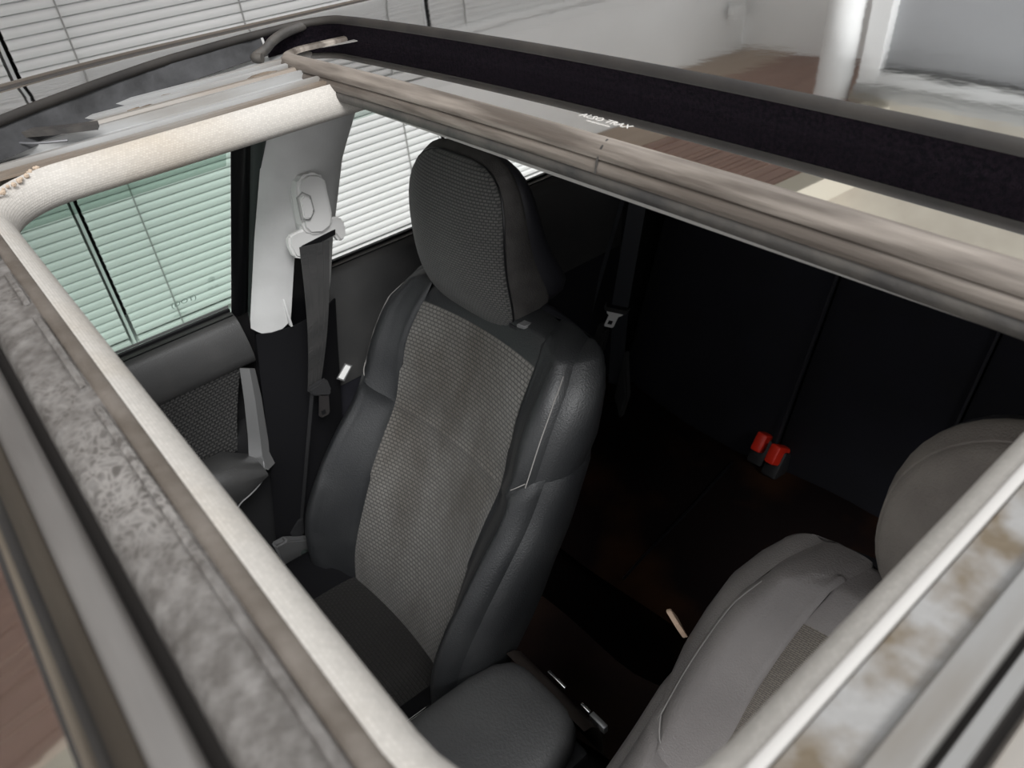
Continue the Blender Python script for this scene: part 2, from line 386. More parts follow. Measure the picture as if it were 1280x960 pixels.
# ================================================================== CAR BODY
OXR, OYF, OYR = -.60, -.088, .500      # opening in the roof skin
def roof_z(x, y):
    ax = abs(x); z = 1.446 - .010 * (x / .6) ** 2
    if ax > .56: z -= .35 * (ax - .56) ** 2
    if y < .05: z -= .09 * (.05 - y) + .05 * (.05 - y) ** 2
    if y > .6: z -= .02 * (y - .6) ** 2
    return z
def half_w(y): return interp(((-.10, .44), (.04, .49), (.14, .545), (.25, .600), (.38, .638), (.46, .645), (.60, .66)), y)[0]
def opening(off=0., n=14, r=.055):
    """rounded opening outline, bowed a little on every side"""
    out = []
    x0, x1, y0, y1 = OXR - off, -OXR + off, OYF - off, OYR + off
    for cx, cy, a0 in ((x1 - r, y1 - r, 0), (x0 + r, y1 - r, 90), (x0 + r, y0 + r, 180), (x1 - r, y0 + r, 270)):
        for k in range(n + 1):
            a = math.radians(a0 + 90 * k / n); out.append([cx + r * math.cos(a), cy + r * math.sin(a)])
    res = []
    for i, p in enumerate(out):
        q = out[(i + 1) % len(out)]; d = math.hypot(q[0] - p[0], q[1] - p[1]); m_ = (26 if abs(q[0] - p[0]) > abs(q[1] - p[1]) else 13) if d > .1 else 1
        for k in range(m_): res.append((p[0] + (q[0] - p[0]) * k / m_, p[1] + (q[1] - p[1]) * k / m_))
    bow = lambda x, y: (x / .6 * half_w(y), y + (.012 * (1 - (x / .58) ** 2) if y > .25 else 0))
    return [bow(x, y) for x, y in res]
def roof_side(y): return sinterp(((-.6, .50), (-.2, .585), (.07, .656), (.28, .748), (.43, .778), (.60, .80), (.9, .82), (1.8, .79)), y)[0]
def outer(p):
    x, y = p; c = (0, .22); dx, dy = x - c[0], y - c[1]; best = None
    for t in [k * .01 for k in range(100, 900)]:
        X, Y = c[0] + dx * t, c[1] + dy * t
        if abs(X) >= roof_side(Y) or Y < -.50 or Y > 1.75: return (max(-roof_side(Y), min(roof_side(Y), X)), max(-.50, min(1.75, Y)))
    return (X, Y)
rf = root('car_roof', 'glossy silver car roof with the open sunroof cut through it', 'car roof', (0, .5, 1.43))
op = opening(); rows = []
ow = [outer(p) for p in op]
for k in range(13):
    t = k / 12; rows.append([(a[0] + (b[0] - a[0]) * t, a[1] + (b[1] - a[1]) * t, 0) for a, b in zip(op, ow)])
rows = [[(x, y, roof_z(x, y)) for x, y, _ in r] for r in rows]
rim = [[(x, y, roof_z(x, y) - d) for x, y in opening(o_)] for d, o_ in ((.004, -.003),)]
link('roof_skin', grid(list(reversed(rows)), closed_u=True), 'paint', rf)
# rolled, worn edge of the opening
er = [[(x, y, roof_z(x, y) + d) for x, y in opening(o_)] for d, o_ in ((.0005, .003), (.001, 0), (-.001, -.004), (-.005, -.005), (-.009, -.004), (-.009, .012))]
link('opening_edge', grid(er, closed_u=True), 'edge', rf)
# black felt strip that hangs under the rear edge and round the rear corner
fl = []
for d, o_ in ((-.008, -.004), (-.018, -.002), (-.030, -.001), (-.040, -.004), (-.043, .004)):
    pts = [(x, y, roof_z(x, y) + d) for (x, y), q in zip(opening(o_), opening()) if q[1] > .40]
    pts.sort(key=lambda p: math.atan2(p[1] - .2, p[0])); fl.append(pts)
link('felt_strip', grid(fl, thick=.002), 'felt', rf)
for s in (-1, 1):
    pth = [(s * (roof_side(y) + .004), y, roof_z(roof_side(y), y) - .004) for y in [k * .05 - .5 for k in range(46)]]
    link('drip_moulding', sweep(pth, rect(.022, .010)), 'mould', rf)
    pth = [(s * (roof_side(y) + .014), y, roof_z(roof_side(y), y) + .0015) for y in [k * .05 - .5 for k in range(46)]]
    link('moulding_strip', sweep(pth, rect(.004, .004)), 'mouldtop', rf)  # thin bronze strip along the outer side of the moulding
# mostly unseen body shell added to keep light out: floor pan, firewall, sides, tail
sh = root('car_shell', 'dark lower body shell and floor of the car around the seats', 'car body', (0, .4, .15))
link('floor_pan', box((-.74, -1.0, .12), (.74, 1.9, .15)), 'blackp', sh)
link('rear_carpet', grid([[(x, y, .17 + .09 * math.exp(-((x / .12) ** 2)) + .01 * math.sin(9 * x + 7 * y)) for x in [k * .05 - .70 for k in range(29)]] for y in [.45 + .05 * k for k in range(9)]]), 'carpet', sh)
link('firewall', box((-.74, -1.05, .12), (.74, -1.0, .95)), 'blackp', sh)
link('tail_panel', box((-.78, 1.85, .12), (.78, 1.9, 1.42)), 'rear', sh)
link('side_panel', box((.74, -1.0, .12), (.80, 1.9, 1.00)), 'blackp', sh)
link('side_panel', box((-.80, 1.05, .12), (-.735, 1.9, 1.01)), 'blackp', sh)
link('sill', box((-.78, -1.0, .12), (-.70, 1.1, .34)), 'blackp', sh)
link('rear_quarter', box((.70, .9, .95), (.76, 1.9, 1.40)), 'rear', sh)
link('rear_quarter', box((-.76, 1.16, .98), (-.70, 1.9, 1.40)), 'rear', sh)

# ------------------------------------------------------------------ headliner
hl = root('headliner', 'warm grey fabric headliner with a rolled edge round the sunroof opening', 'headliner', (0, .4, 1.38))
def head_open(off, n=10, r=.075):
    x0, x1, y0, y1 = -.400 - off, .400 + off, .0 - off, .450 + off; out = []
    for cx, cy, a0 in ((x1 - r, y1 - r, 0), (x0 + r, y1 - r, 90), (x0 + r, y0 + r, 180), (x1 - r, y0 + r, 270)):
        rr = max(.01, (r if cy < .2 else .012) + off * .6)
        ccx = (x1 - rr) if cx > 0 else (x0 + rr)
        ccy = (y1 - rr) if cy > .2 else (y0 + rr)
        for k in range(n + 1):
            a = math.radians(a0 + 90 * k / n); out.append((ccx + rr * math.cos(a), ccy + rr * math.sin(a)))
    res = []
    for i, p in enumerate(out):
        q = out[(i + 1) % len(out)]; d = math.hypot(q[0] - p[0], q[1] - p[1]); m_ = (16 if abs(q[0] - p[0]) > abs(q[1] - p[1]) else 8) if d > .1 else 1
        for k in range(m_): res.append((p[0] + (q[0] - p[0]) * k / m_, p[1] + (q[1] - p[1]) * k / m_))
    return res
prof = [(.030, 1.360), (.012, 1.3605), (.004, 1.364), (.0005, 1.370), (0., 1.377), (.0015, 1.385), (.006, 1.393), (.012, 1.398), (.017, 1.400)]
rings = [[(x, y, z) for x, y in head_open(o_)] for o_, z in prof]
n_ = min(map(len, rings)); assert all(len(r) == n_ for r in rings), [len(r) for r in rings]
uv = []
vv = 0
for j, (o_, z) in enumerate(prof):
    if j: vv += math.hypot(o_ - prof[j - 1][0], z - prof[j - 1][1])
    acc = 0; row = []
    for i in range(n_):
        if i: acc += (Vector(rings[4][i]) - Vector(rings[4][i - 1])).length
        row.append((acc, vv))
    uv.append(row)
link('rolled_edge', grid(rings, uv=uv, closed_u=True), 'head', hl)
def hz(x, y): return 1.360 - .16 * max(0, abs(x) - .43) ** 1.3
hrows = []
ring0 = head_open(.030)
for k in range(7):
    t = k / 6; row = []
    for x, y in ring0:
        c = (0, .2); dx, dy = x - c[0], y - c[1]
        sx = (.66 / abs(dx)) if abs(dx) > 1e-6 else 1e9; sy = ((1.62 if dy > 0 else .48) / abs(dy)) if abs(dy) > 1e-6 else 1e9
        s_ = min(sx, sy); X, Y = c[0] + dx * (1 + (s_ - 1) * t), c[1] + dy * (1 + (s_ - 1) * t)
        row.append((X, Y, hz(X, Y)))
    hrows.append(row)
link('roof_lining', grid(hrows, closed_u=True), 'head', hl)
link('white_edging', box((.4143, .012, 1.3995), (.4188, .385, 1.4022), .001), 'headedge', hl)['label'] = 'thin white edging strip beside the driver side opening'
link('rear_edging', sweep([(x, .402, 1.3735) for x in [k * .05 - .40 for k in range(17)]], rect(.004, .004)), 'headedge', hl)
# torn tan foam at the front corner
bm = bmesh.new()
for k in range(34):
    a = random.random(); px = -.41 + .07 * (1 - a); py = -.017 + .065 * a
    bmesh.ops.create_icosphere(bm, subdivisions=1, radius=random.uniform(.0012, .003), matrix=Matrix.Translation((px - .01 + random.uniform(-.004, .004), py, 1.400)))
o = link('foam_crumbs', bm_mesh(bm), 'tan', hl); o['kind'] = 'stuff'

# ------------------------------------------------------------------ sunroof hardware
def rail(name, prof, y0, y1, m, parent, sub=12):
    P = [[(x, y0 + (y1 - y0) * k / sub, z) for x, z in prof] for k in range(sub + 1)]
    return link(name, autosmooth(grid(P), 20), m, parent)
def rail_w(name, prof, *a): return rail(name, [(-.414 + (x + .414) * 1.5, z) for x, z in prof], *a)
tr = root('sunroof_track', 'grooved aluminium sunroof track over the passenger door, dirty and rust streaked', 'sunroof track', (-.48, .2, 1.395))
rail_w('inner_flange', [(-.414, 1.3985), (-.4195, 1.3990), (-.4200, 1.3930), (-.4215, 1.3930), (-.4220, 1.4015), (-.4285, 1.4015), (-.4290, 1.3935), (-.4310, 1.3935), (-.4315, 1.3985), (-.434, 1.3985)], -.01, .62, 'track', tr)
rail_w('guide_channel', [(-.434, 1.3985), (-.4345, 1.4045), (-.4385, 1.4045), (-.439, 1.396), (-.452, 1.3945), (-.464, 1.396), (-.4645, 1.4050), (-.4685, 1.4050), (-.469, 1.4)], -.012, .62, 'track2', tr)
rail_w('middle_rail', [(-.469, 1.400), (-.4695, 1.3935), (-.4735, 1.3935), (-.474, 1.4025), (-.4765, 1.4060), (-.481, 1.4060), (-.4815, 1.398), (-.490, 1.3975)], -.02, .62, 'track', tr)
rail_w('outer_rail', [(-.490, 1.3975), (-.4905, 1.407), (-.4955, 1.4075), (-.496, 1.399), (-.505, 1.398), (-.5055, 1.4085), (-.5115, 1.409), (-.512, 1.397), (-.575, 1.396)], -.03, .62, 'track2', tr)
rail_w('groove_shade', [(-.4204, 1.3933), (-.4212, 1.3933)], -.01, .62, 'groove', tr)  # dark strips paint the shade into the track grooves
rail_w('groove_shade', [(-.4292, 1.3938), (-.4308, 1.3938)], -.01, .62, 'groove', tr)
rail_w('groove_shade', [(-.4697, 1.3938), (-.4733, 1.3938)], -.01, .62, 'groove', tr)
link('end_stop', box((-.435, -.016, 1.396), (-.405, -.006, 1.4045), .0015), 'groove', tr)
link('end_stop', box((-.47, -.03, 1.396), (-.44, -.018, 1.407), .0015), 'groove', tr)
for (dx, dy, sx, sy) in ((-.525, .345, .010, .020), (-.535, .185, .008, .03), (-.56, .225, .010, .03)):
    bm = bmesh.new(); bmesh.ops.create_icosphere(bm, subdivisions=3, radius=1)
    for v in bm.verts:
        f = 1 + random.uniform(-.25, .25); v.co = Vector((dx + v.co.x * sx * f, dy + v.co.y * sy * f, 1.4025 + v.co.z * .0035))
    link('dirt_patch', bm_mesh(bm, True), 'debris', tr)
tl = root('sunroof_track', 'grooved aluminium sunroof track nearest the camera on the driver side, flecked with rust', 'sunroof track', (.46, .2, 1.395))
rail('inner_flange', [(.4195, 1.4005), (.4250, 1.4000), (.4345, 1.3985), (.4370, 1.3990)], -.05, .62, 'trackr', tl)
rail('guide_channel', [(.4370, 1.3990), (.4385, 1.4035), (.4475, 1.4035), (.4492, 1.4025), (.4500, 1.3960), (.4525, 1.3960)], -.05, .62, 'trackl', tl)
rail('middle_rail', [(.4522, 1.3962), (.4530, 1.4015), (.4578, 1.4015), (.4588, 1.395), (.4615, 1.394)], -.05, .62, 'trackl', tl)
rail('slot_shade', [(.4494, 1.3985), (.4500, 1.3966), (.4520, 1.3966), (.4527, 1.3985)], -.05, .62, 'groove', tl)  # shade between the rails painted as dark strips
rail('slot_shade', [(.4584, 1.3975), (.4592, 1.3955), (.4625, 1.3955), (.4634, 1.3975)], -.05, .62, 'groove', tl)
rail('outer_rail', [(.4615, 1.394), (.4635, 1.4010), (.4680, 1.4012), (.4800, 1.4000), (.4805, 1.395), (.575, 1.395)], -.05, .62, 'track', tl)
ft = root('sunroof_front_tray', 'frosted grey sunroof tray along the front of the opening with raised dashes', 'sunroof tray', (0, -.04, 1.395))
P = [[(x, y, z + .0006 * math.sin(37 * x)) for y, z in ((-.017, 1.3985), (-.019, 1.4005), (-.030, 1.4012), (-.042, 1.4005), (-.052, 1.399), (-.0555, 1.396), (-.057, 1.388))] for x in [k * .03 - .56 for k in range(39)]]
link('tray_panel', grid(P), 'tray', ft)
for a, b in ((-.43, -.37), (-.275, -.205), (-.165, -.105), (-.075, .035), (.075, .345)):
    pth = smooth_path([(a, -.0300, 1.4002), (a + .008, -.0300, 1.4032), (b - .008, -.0300, 1.4032), (b, -.0300, 1.4002)], 3)
    link('raised_dash', sweep(pth, circ(.0030, 8, .0027)), 'tray', ft)
P = [[(x, y, z) for y, z in ((-.056, 1.390), (-.0575, 1.386), (-.062, 1.386), (-.0635, 1.392))] for x in (-.56, .56)]
link('drain_groove', grid(P), 'groove', ft)
XS = [k * .05 - .56 for k in range(23)]
link('front_trim', grid([[(x, y, z) for y, z in ((-.0625, 1.386), (-.0630, 1.404), (-.0642, 1.4085), (-.0660, 1.4100), (-.0690, 1.4105), (-.0745, 1.4120), (-.0765, 1.4115), (-.0772, 1.4095))] for x in XS]), 'traygrey', ft)
link('trim_seal', grid([[(x, y, z) for y, z in ((-.0768, 1.4095), (-.0780, 1.4135), (-.0800, 1.4160), (-.0825, 1.4205), (-.0850, 1.4280), (-.0868, 1.4330), (-.0885, 1.4335), (-.0900, 1.4290))] for x in XS]), 'traybrown', ft)
link('tray_lip', grid([[(x, y, z) for y, z in ((-.0165, 1.3990), (-.0185, 1.4012), (-.0225, 1.4019), (-.0262, 1.4019), (-.0266, 1.4008))] for x in XS]), 'traylip', ft)
# wind deflector lying along the passenger-side edge
wd = root('wind_deflector', 'folded grey mesh wind deflector tucked under the passenger side roof edge', 'wind deflector', (-.55, .2, 1.40))
P = []
for k in range(25):
    y = .0 + .40 * k / 24; q = .0025 * math.sin(31 * y) + .0015 * math.sin(77 * y); h = .014 + .004 * math.sin(9 * y)
    if y > .33: h *= max(.25, 1 - (y - .33) / .09)
    xx = -half_w(y) + .003
    P.append([(xx - .004, y, 1.431), (xx + .001 + q * .4, y, 1.424), (xx + .003 + q, y, 1.417 - h * .2), (xx + .008 + q, y, 1.407), (xx + .012, y, 1.4025)])
link('mesh_fold', grid(P, thick=.0008), 'cloth', wd)
link('curled_hose', tube(smooth_path([(-.640, .475, 1.426), (-.634, .44, 1.424), (-.620, .41, 1.420), (-.609, .39, 1.413), (-.600, .37, 1.409), (-.590, .376, 1.408)], 5), .0065, 10), 'sealdark', wd)
link('deflector_arm', sweep(smooth_path([(-.575, -.02, 1.417), (-.520, .035, 1.416), (-.485, .08, 1.4145), (-.465, .125, 1.412)], 5), rect(.014, .006)), 'sealdark', wd)
link('return_spring', tube(smooth_path([(-.545, -.0, 1.414), (-.505, .035, 1.4115), (-.475, .06, 1.409), (-.458, .09, 1.407)], 5), .0014, 6), 'wire', wd)

# sunroof glass slid back under the roof
sg = root('sunroof_glass', 'reflective tinted sunroof glass slid back under the roof, in a weathered rubber seal', 'sunroof glass', (0, .6, 1.40))
GT = -.024
def gz(y, x=0.): return 1.4180 + GT * (y - .43) - .009 * (x / .575) ** 2
gout = []
GX0, GX1, GY0, GY1, gr = -.585, .585, .394, .86, .045
for cx, cy, a0 in ((GX1 - gr, GY1 - gr, 0), (GX0 + gr, GY1 - gr, 90), (GX0 + gr, GY0 + gr, 180), (GX1 - gr, GY0 + gr, 270)):
    for k in range(11):
        a = math.radians(a0 + 9 * k); gout.append((cx + gr * math.cos(a), cy + gr * math.sin(a)))
path = []
for i, p in enumerate(gout):
    q = gout[(i + 1) % len(gout)]; d = math.hypot(q[0] - p[0], q[1] - p[1]); m_ = max(1, int(d / .06))
    for k in range(m_): path.append((p[0] + (q[0] - p[0]) * k / m_, p[1] + (q[1] - p[1]) * k / m_))
P = [[(x * s_, (y - .64) * s_ + .64, gz((y - .64) * s_ + .64, x * s_)) for x, y in path] for s_ in (1, .94, .85, .7, .5, .3, .1, .001)]
link('glass_panel', grid(P, closed_u=True), 'glass_top', sg)
path = [(x, y, gz(y, x)) for x, y in path]
sp_ = [(-.008, .0006), (-.006, .0032), (0, .0042), (.005, .0026), (.0075, -.001), (.0095, -.0025), (.0115, -.006), (.012, -.011), (.0105, -.0135), (.0125, -.016), (.0145, -.021), (.0140, -.0265), (.0115, -.029), (.002, -.029), (-.006, -.014), (-.008, -.004)]
sp_ = [(a, b if b > 0 else b * .78) for a, b in sp_]
link('rubber_seal', sweep(path, sp_, closed=True), 'seal', sg)
sp2 = [(.0125, -.0275), (.0145, -.031), (.0150, -.036), (.0140, -.041), (.011, -.0435), (.004, -.0435), (.003, -.028)]
sp2 = [(a, b * .78) for a, b in sp2]
link('seal_lip', sweep(path, sp2, closed=True), 'sealdark', sg)
link('seal_joint', sweep([(.035, GY0 - .0150, 1.399), (.035, GY0 - .0128, 1.409), (.035, GY0 - .0072, 1.4185), (.035, GY0 , 1.4228)], rect(.0016, .0016), up=(1, 0, 0)), 'sealdark', sg)
mw = Matrix.Translation((-.010, .4300, gz(.4300) + .0002)) @ Matrix.Rotation(math.radians(GT * 57), 4, 'X')
letters('maker_print', 'ALSO TRAX', .0115, 'etch', sg, mw @ Matrix.Translation((0, .0065, 0)), .0001)
letters('maker_print', '43R-00048 AS3 M32', .0034, 'etch', sg, mw @ Matrix.Translation((0, -.0025, 0)), .0001)

# ================================================================== DOORS AND PILLAR, PASSENGER SIDE
def wx(z): return -.722 + .36 * (z - 1.02) if z > 1.0 else -.7292 + .16 * (1.0 - z)          # lean of the side glass
fd = root('front_door', 'black trimmed front passenger door with green tinted window and patterned insert', 'car door', (-.70, 0, .35))
def yb(z): return .262 + .165 * (z - 1.02)                # rear edge of the front glass
zs = [1.0 + .04 * k for k in range(10)]
P = [[(wx(z), -.55 + (yb(z) + .55) * i / 6, z) for i in range(7)] for z in zs]
gl = link('window_glass', grid(P), 'green', fd)
# smoked rain visor outside the top of the glass
P = [[(wx(z) - .015, -.5 + (yb(z) + .5) * i / 6, z) for i in range(7)] for z in (1.268, 1.29, 1.32, 1.36)]
link('rain_visor', grid(P), 'visor', fd)
link('glass_run_strip', grid([[(wx(z) + .008, yb(z) - .003, z), (wx(z) + .012, yb(z), z), (wx(z) + .014, yb(z) + .013, z), (wx(z) + .012, yb(z) + .026, z), (wx(z) - .01, yb(z) + .026, z)] for z in zs]), 'strip', fd)
link('window_frame', grid([[(wx(z) + .013, yb(z) + .025, z), (wx(z) + .020, yb(z) + .028, z), (wx(z) + .026, yb(z) + .036, z), (wx(z) + .024, yb(z) + .044, z), (wx(z) + .01, yb(z) + .05, z)] for z in [.30 + .06 * k for k in range(10)] + zs[0:]]), 'wstrip', fd)
link('belt_seal', sweep([(-.713, -.55, 1.018), (-.713, .255, 1.018)], rect(.006, .007)), 'strip', fd)
link('belt_strip', sweep([(-.7175, -.55, 1.0235), (-.7175, .256, 1.0235)], rect(.0022, .0035)), 'satin', fd)  # thin satin strip along the foot of the glass
# upper trim: rounded ledge falling away to the insert
prof = [(-.715, 1.016), (-.700, 1.019), (-.688, 1.016), (-.680, 1.006), (-.674, .990), (-.669, .970), (-.668, .950), (-.672, .935), (-.680, .928)]
link('upper_trim', grid([[(x, y + .05 * (1.02 - z), z) for x, z in prof] for y in [-.55 + .0402 * k for k in range(21)]]), 'softp', fd)
link('trim_seam', sweep([(-.693, -.55, 1.0185), (-.693, .252, 1.0185)], rect(.0018, .0018)), 'strip', fd)
P = [[(-.678 - .008 * math.sin(math.pi * j / 6) , -.45 + (.232 - .055 * j / 6 + .45) * i / 14, .932 - .012 * (1 - i / 14) - .155 * j / 6) for i in range(15)] for j in range(7)]
link('fabric_insert', grid(P), 'insertdoor', fd)
P = [[(-.662, .226, .940), (-.656, .238, .936), (-.662, .247, .928)], [(-.662, .215, .88), (-.654, .229, .876), (-.66, .241, .872)],
     [(-.662, .200, .81), (-.652, .216, .808), (-.658, .230, .806)], [(-.662, .188, .765), (-.650, .206, .762), (-.656, .222, .760)], [(-.655, .180, .745), (-.638, .205, .738), (-.65, .222, .735)]]
link('silver_trim', grid(P, thick=.003), 'satin', fd)['label'] = 'satin silver strip behind the door insert'
P = []
for k in range(15):
    y = -.45 + .645 * k / 14; e = math.sqrt(max(0, 1 - max(0, (y - .13) / .066) ** 2)) if y > .13 else 1
    e = max(e, .08)
    P.append([(-.668, y, .80 * e + .755 * (1 - e)), (-.640, y, .755 + .050 * e), (-.615, y, .755 + .040 * e), (-.605, y, .755 + .012 * e), (-.606, y, .755 - .022 * e), (-.618, y, .755 - .045 * e), (-.65, y, .755 - .055 * e)])
link('armrest_pad', grid(P), 'softp', fd)
link('armrest_piping', tube(smooth_path([(-.607, -.45, .712), (-.607, .06, .716), (-.608, .14, .727), (-.612, .185, .745), (-.624, .2, .77)], 4), .0016, 6), 'satin', fd)
link('lower_panel', box((-.725, -.56, .30), (-.682, .262, .80)), 'blackp', fd)
link('door_skin', box((-.80, -.56, .30), (-.735, .25, .955)), 'blackp', fd)
# faint window print
rotw = Matrix(((0, -.345, .94, -.695), (1, 0, 0, .19), (0, .94, .345, 1.065), (0, 0, 0, 1)))
def wprint(body, size, y, z):
    mw = Matrix(((0, .34, .94, wx(z) + .0008), (1, 0, 0, y), (0, .94, -.34, z), (0, 0, 0, 1))); letters('window_print', body, size, 'etchg', fd, mw, .0001)
wprint('(DOT)', .015, .190, 1.068); wprint('AS2 M61', .006, .180, 1.046); wprint('@', .012, .240, 1.090); wprint('43R-00', .0065, .240, 1.073); wprint('-----', .0065, .238, 1.060)

# B pillar
bp_ = root('door_post_cover', 'light grey upper pillar cover between the front and rear door windows', 'post cover', (-.64, .38, 1.0))
def px_(z): return -.650 + .20 * (z - 1.0)
def pill(z):
    # front edge y, rear edge y at height z
    f = interp(((.985, .262), (1.02, .268), (1.16, .306), (1.305, .350), (1.37, .37)), z)[0]
    r = interp(((.985, .405), (1.02, .418), (1.11, .436), (1.24, .472), (1.317, .511), (1.37, .56)), z)[0]
    return f, r
def pil_pt(s, z):
    f, r = pill(z); y = f + (r - f) * s; bul = .030 * math.sin(math.pi * min(1, max(0, s))) ** .6
    return (px_(z) + bul - .012, y, z)
zz = [.985 + .0193 * k for k in range(21)]
# three patches leave the belt slot open at the bottom centre
link('trim_panel', grid([[pil_pt(s, z) for s in [k / 16 for k in range(17)]] for z in zz if z > 1.165], thick=.003), 'pillar', bp_)
def low(z, s, dz): return pil_pt(s, z)
def zl(s): return 1.000 - .016 * math.sin(min(1, s / .40) * math.pi)          # rounded lower lip
link('trim_leg', grid([[pil_pt(s, zl(s) + (1.1783 - zl(s)) * k / 10) for s in [.40 * i / 10 for i in range(11)]] for k in range(11)], thick=.003), 'pillar', bp_)
link('trim_leg', grid([[pil_pt(s, .990 + (1.1783 - .990) * k / 10) for s in [.72 + .28 * i / 8 for i in range(9)]] for k in range(11)], thick=.003), 'pillar', bp_)
link('slot_back', grid([[(px_(z) - .012, pil_pt(s, z)[1], z) for s in (.36, .55, .76)] for z in (.96, 1.06, 1.18)]), 'strip', bp_)
link('slot_rib', box((-.635, .318, .992), (-.626, .322, 1.045), .001), 'pillar', bp_)
# height adjuster
ad = link('height_adjuster', prism([(-.594, y - .012, z + .009) for y, z in ((.372, 1.160), (.378, 1.222), (.386, 1.233), (.402, 1.237), (.418, 1.231), (.426, 1.222), (.424, 1.160), (.418, 1.146), (.40, 1.140), (.380, 1.146))], (.028, .0, .004), .005, 3), 'pillarl', bp_)
link('release_button', prism([(-.564, y - .012, z + .009) for y, z in ((.374, 1.180), (.376, 1.210), (.384, 1.214), (.392, 1.206), (.392, 1.186), (.384, 1.176))], (.006, 0, .001), .002, 2), 'pillarl', ad)
link('button_groove', sweep([(-.565, y - .012, z + .009) for y, z in ((.372, 1.178), (.374, 1.212), (.384, 1.217), (.3945, 1.208), (.3945, 1.184), (.384, 1.173))], rect(.002, .002), up=(1, 0, 0), closed=True), 'greyf', ad)
link('adjuster_track', box((-.604, .362, 1.15), (-.590, .412, 1.258), .004), 'pillar', bp_)
# lower pillar
P = [[(-.655, yb(.6) * 0 + y0, z), (-.640, y0 + .02, z), (-.632, y0 + .06, z), (-.636, y0 + .11, z), (-.66, y0 + .15, z)] for z, y0 in ((.99, .268), (.90, .250), (.78, .228), (.66, .200), (.50, .165), (.32, .14))]
link('lower_trim', grid(P, thick=.003), 'mattblack', bp_)['label'] = 'black lower half of the pillar trim'
link('pillar_core', prism([(-.79, yb(z) + d, z) for z, d in ((.955, .02), (1.0, .03), (1.03, .05), (1.03, .16), (.3, .26), (.3, .02))], (.095, 0, 0)), 'mattblack', bp_)
link('sill_cover', prism([(-.655, .17, .50), (-.655, .23, .50), (-.625, .235, .555), (-.63, .185, .585), (-.65, .165, .57)], (.02, 0, 0), .004), 'satin', bp_)

# front passenger belt
sb = root('front_seat_belt', 'black front passenger seat belt hanging from the grey pillar anchor', 'seat belt', (-.60, .38, 1.14))
dr = []
DC = Vector((-.586, .380, 1.146))
outl = [(-.048, .004), (-.044, .018), (-.030, .020), (-.017, .020), (-.010, .040), (.012, .040), (.018, .022), (.030, .022), (.044, .018), (.050, .002), (.046, -.018), (.034, -.022), (.028, -.008), (.020, -.003), (-.020, -.008), (-.027, -.012), (-.030, -.026), (-.044, -.018)]
link('belt_guide', prism([(DC.x, DC.y + a, DC.z + b) for a, b in outl], (.012, .003, .002), .0035, 3), 'pillarl', sb)
link('belt_slot', prism([(DC.x + .0125, DC.y + a, DC.z + b) for a, b in ((-.032, -.004), (-.026, -.001), (.026, .004), (.032, .004), (.030, -.004), (-.028, -.010))], (.0015, 0, 0)), 'strip', sb)
def ribbon(pts, wdir, wid, th=.0014, ns=5):
    """folded strap: each point (centre, width) along wdir, slightly cupped"""
    P = []
    for (c, ww, wv) in pts:
        c = Vector(c); wv = Vector(wv).normalized(); P.append([c + wv * ww * (k / ns - .5) for k in range(ns + 1)])
    return grid(P, thick=th)
wv = (.0, 1, -.10)
pts = []
for t in [k / 14 for k in range(15)]:
    c = Vector((-.570, .372, 1.142)).lerp(Vector((-.590, .312, .885)), t); c.x += .012 * math.sin(math.pi * t)
    pts.append((c, .050 - .026 * t, (-.10 * t, 1, -.15)))
link('upper_webbing', ribbon(pts, None, .05), 'web', sb)
for f in (-.25, .05, .3):
    link('webbing_fold', sweep([Vector(c) + Vector((.0014, f * ww, 0)) for c, ww, _ in pts], rect(.0022, .0012), up=(1, 0, 0)), 'web', sb)
pts = [(Vector((-.585, .309, .89)).lerp(Vector((-.640, .215, .54)), t), .008, (.9, .25, .05)) for t in (0, .25, .5, .75, 1)]
link('lower_webbing', ribbon(pts, None, .02), 'blackp', sb)
tg = link('latch_tongue', prism([(-.583, y, z) for y, z in ((.296, .900), (.302, .885), (.330, .870), (.336, .878), (.334, .902), (.328, .905))], (.012, 0, 0), .003), 'blackp', sb)
link('tongue_plate', prism([(-.577, y, z) for y, z in ((.314, .882), (.302, .840), (.306, .834), (.318, .834), (.322, .838), (.330, .878))], (.003, .001, 0), .0008), 'mould', tg)
link('plate_slot', box((-.5738, .3075, .8400), (-.5732, .3155, .8480)), 'strip', tg)
link('lap_anchor', prism([(-.632, .20, .58), (-.632, .222, .60), (-.632, .232, .60), (-.632, .225, .565), (-.632, .205, .560)], (.006, 0, 0), .001), 'blackp', sb)

# rear door
rd = root('rear_door', 'black trimmed rear passenger door with a clear side window', 'car door', (-.70, .7, .35))
zs = [1.0 + .04 * k for k in range(10)]
P = [[(wx(z), .44 + .72 * i / 6, z) for i in range(7)] for z in zs]
link('window_glass', grid(P), 'clearg', rd)
P = [[(wx(z) - .015, .44 + .70 * i / 6, z) for i in range(7)] for z in (1.275, 1.30, 1.36)]
link('rain_visor', grid(P), 'visor', rd)
link('belt_seal', sweep([(-.712, .40, 1.028), (-.712, 1.16, 1.028)], rect(.007, .007)), 'strip', rd)
prof = [(-.715, 1.026), (-.700, 1.028), (-.688, 1.026), (-.680, 1.016), (-.674, 1.0), (-.669, .980), (-.667, .955), (-.672, .90), (-.680, .80)]
link('upper_trim', grid([[(x, y, z) for x, z in prof] for y in [.36 + .1 * k for k in range(9)]]), 'softp', rd)
link('trim_seam', sweep([(-.693, .36, 1.0285), (-.693, 1.16, 1.0285)], rect(.002, .002)), 'strip', rd)
link('lower_panel', box((-.73, .34, .30), (-.682, 1.16, .81)), 'rear', rd)
link('door_skin', box((-.80, .46, .30), (-.735, 1.16, .955)), 'blackp', rd)
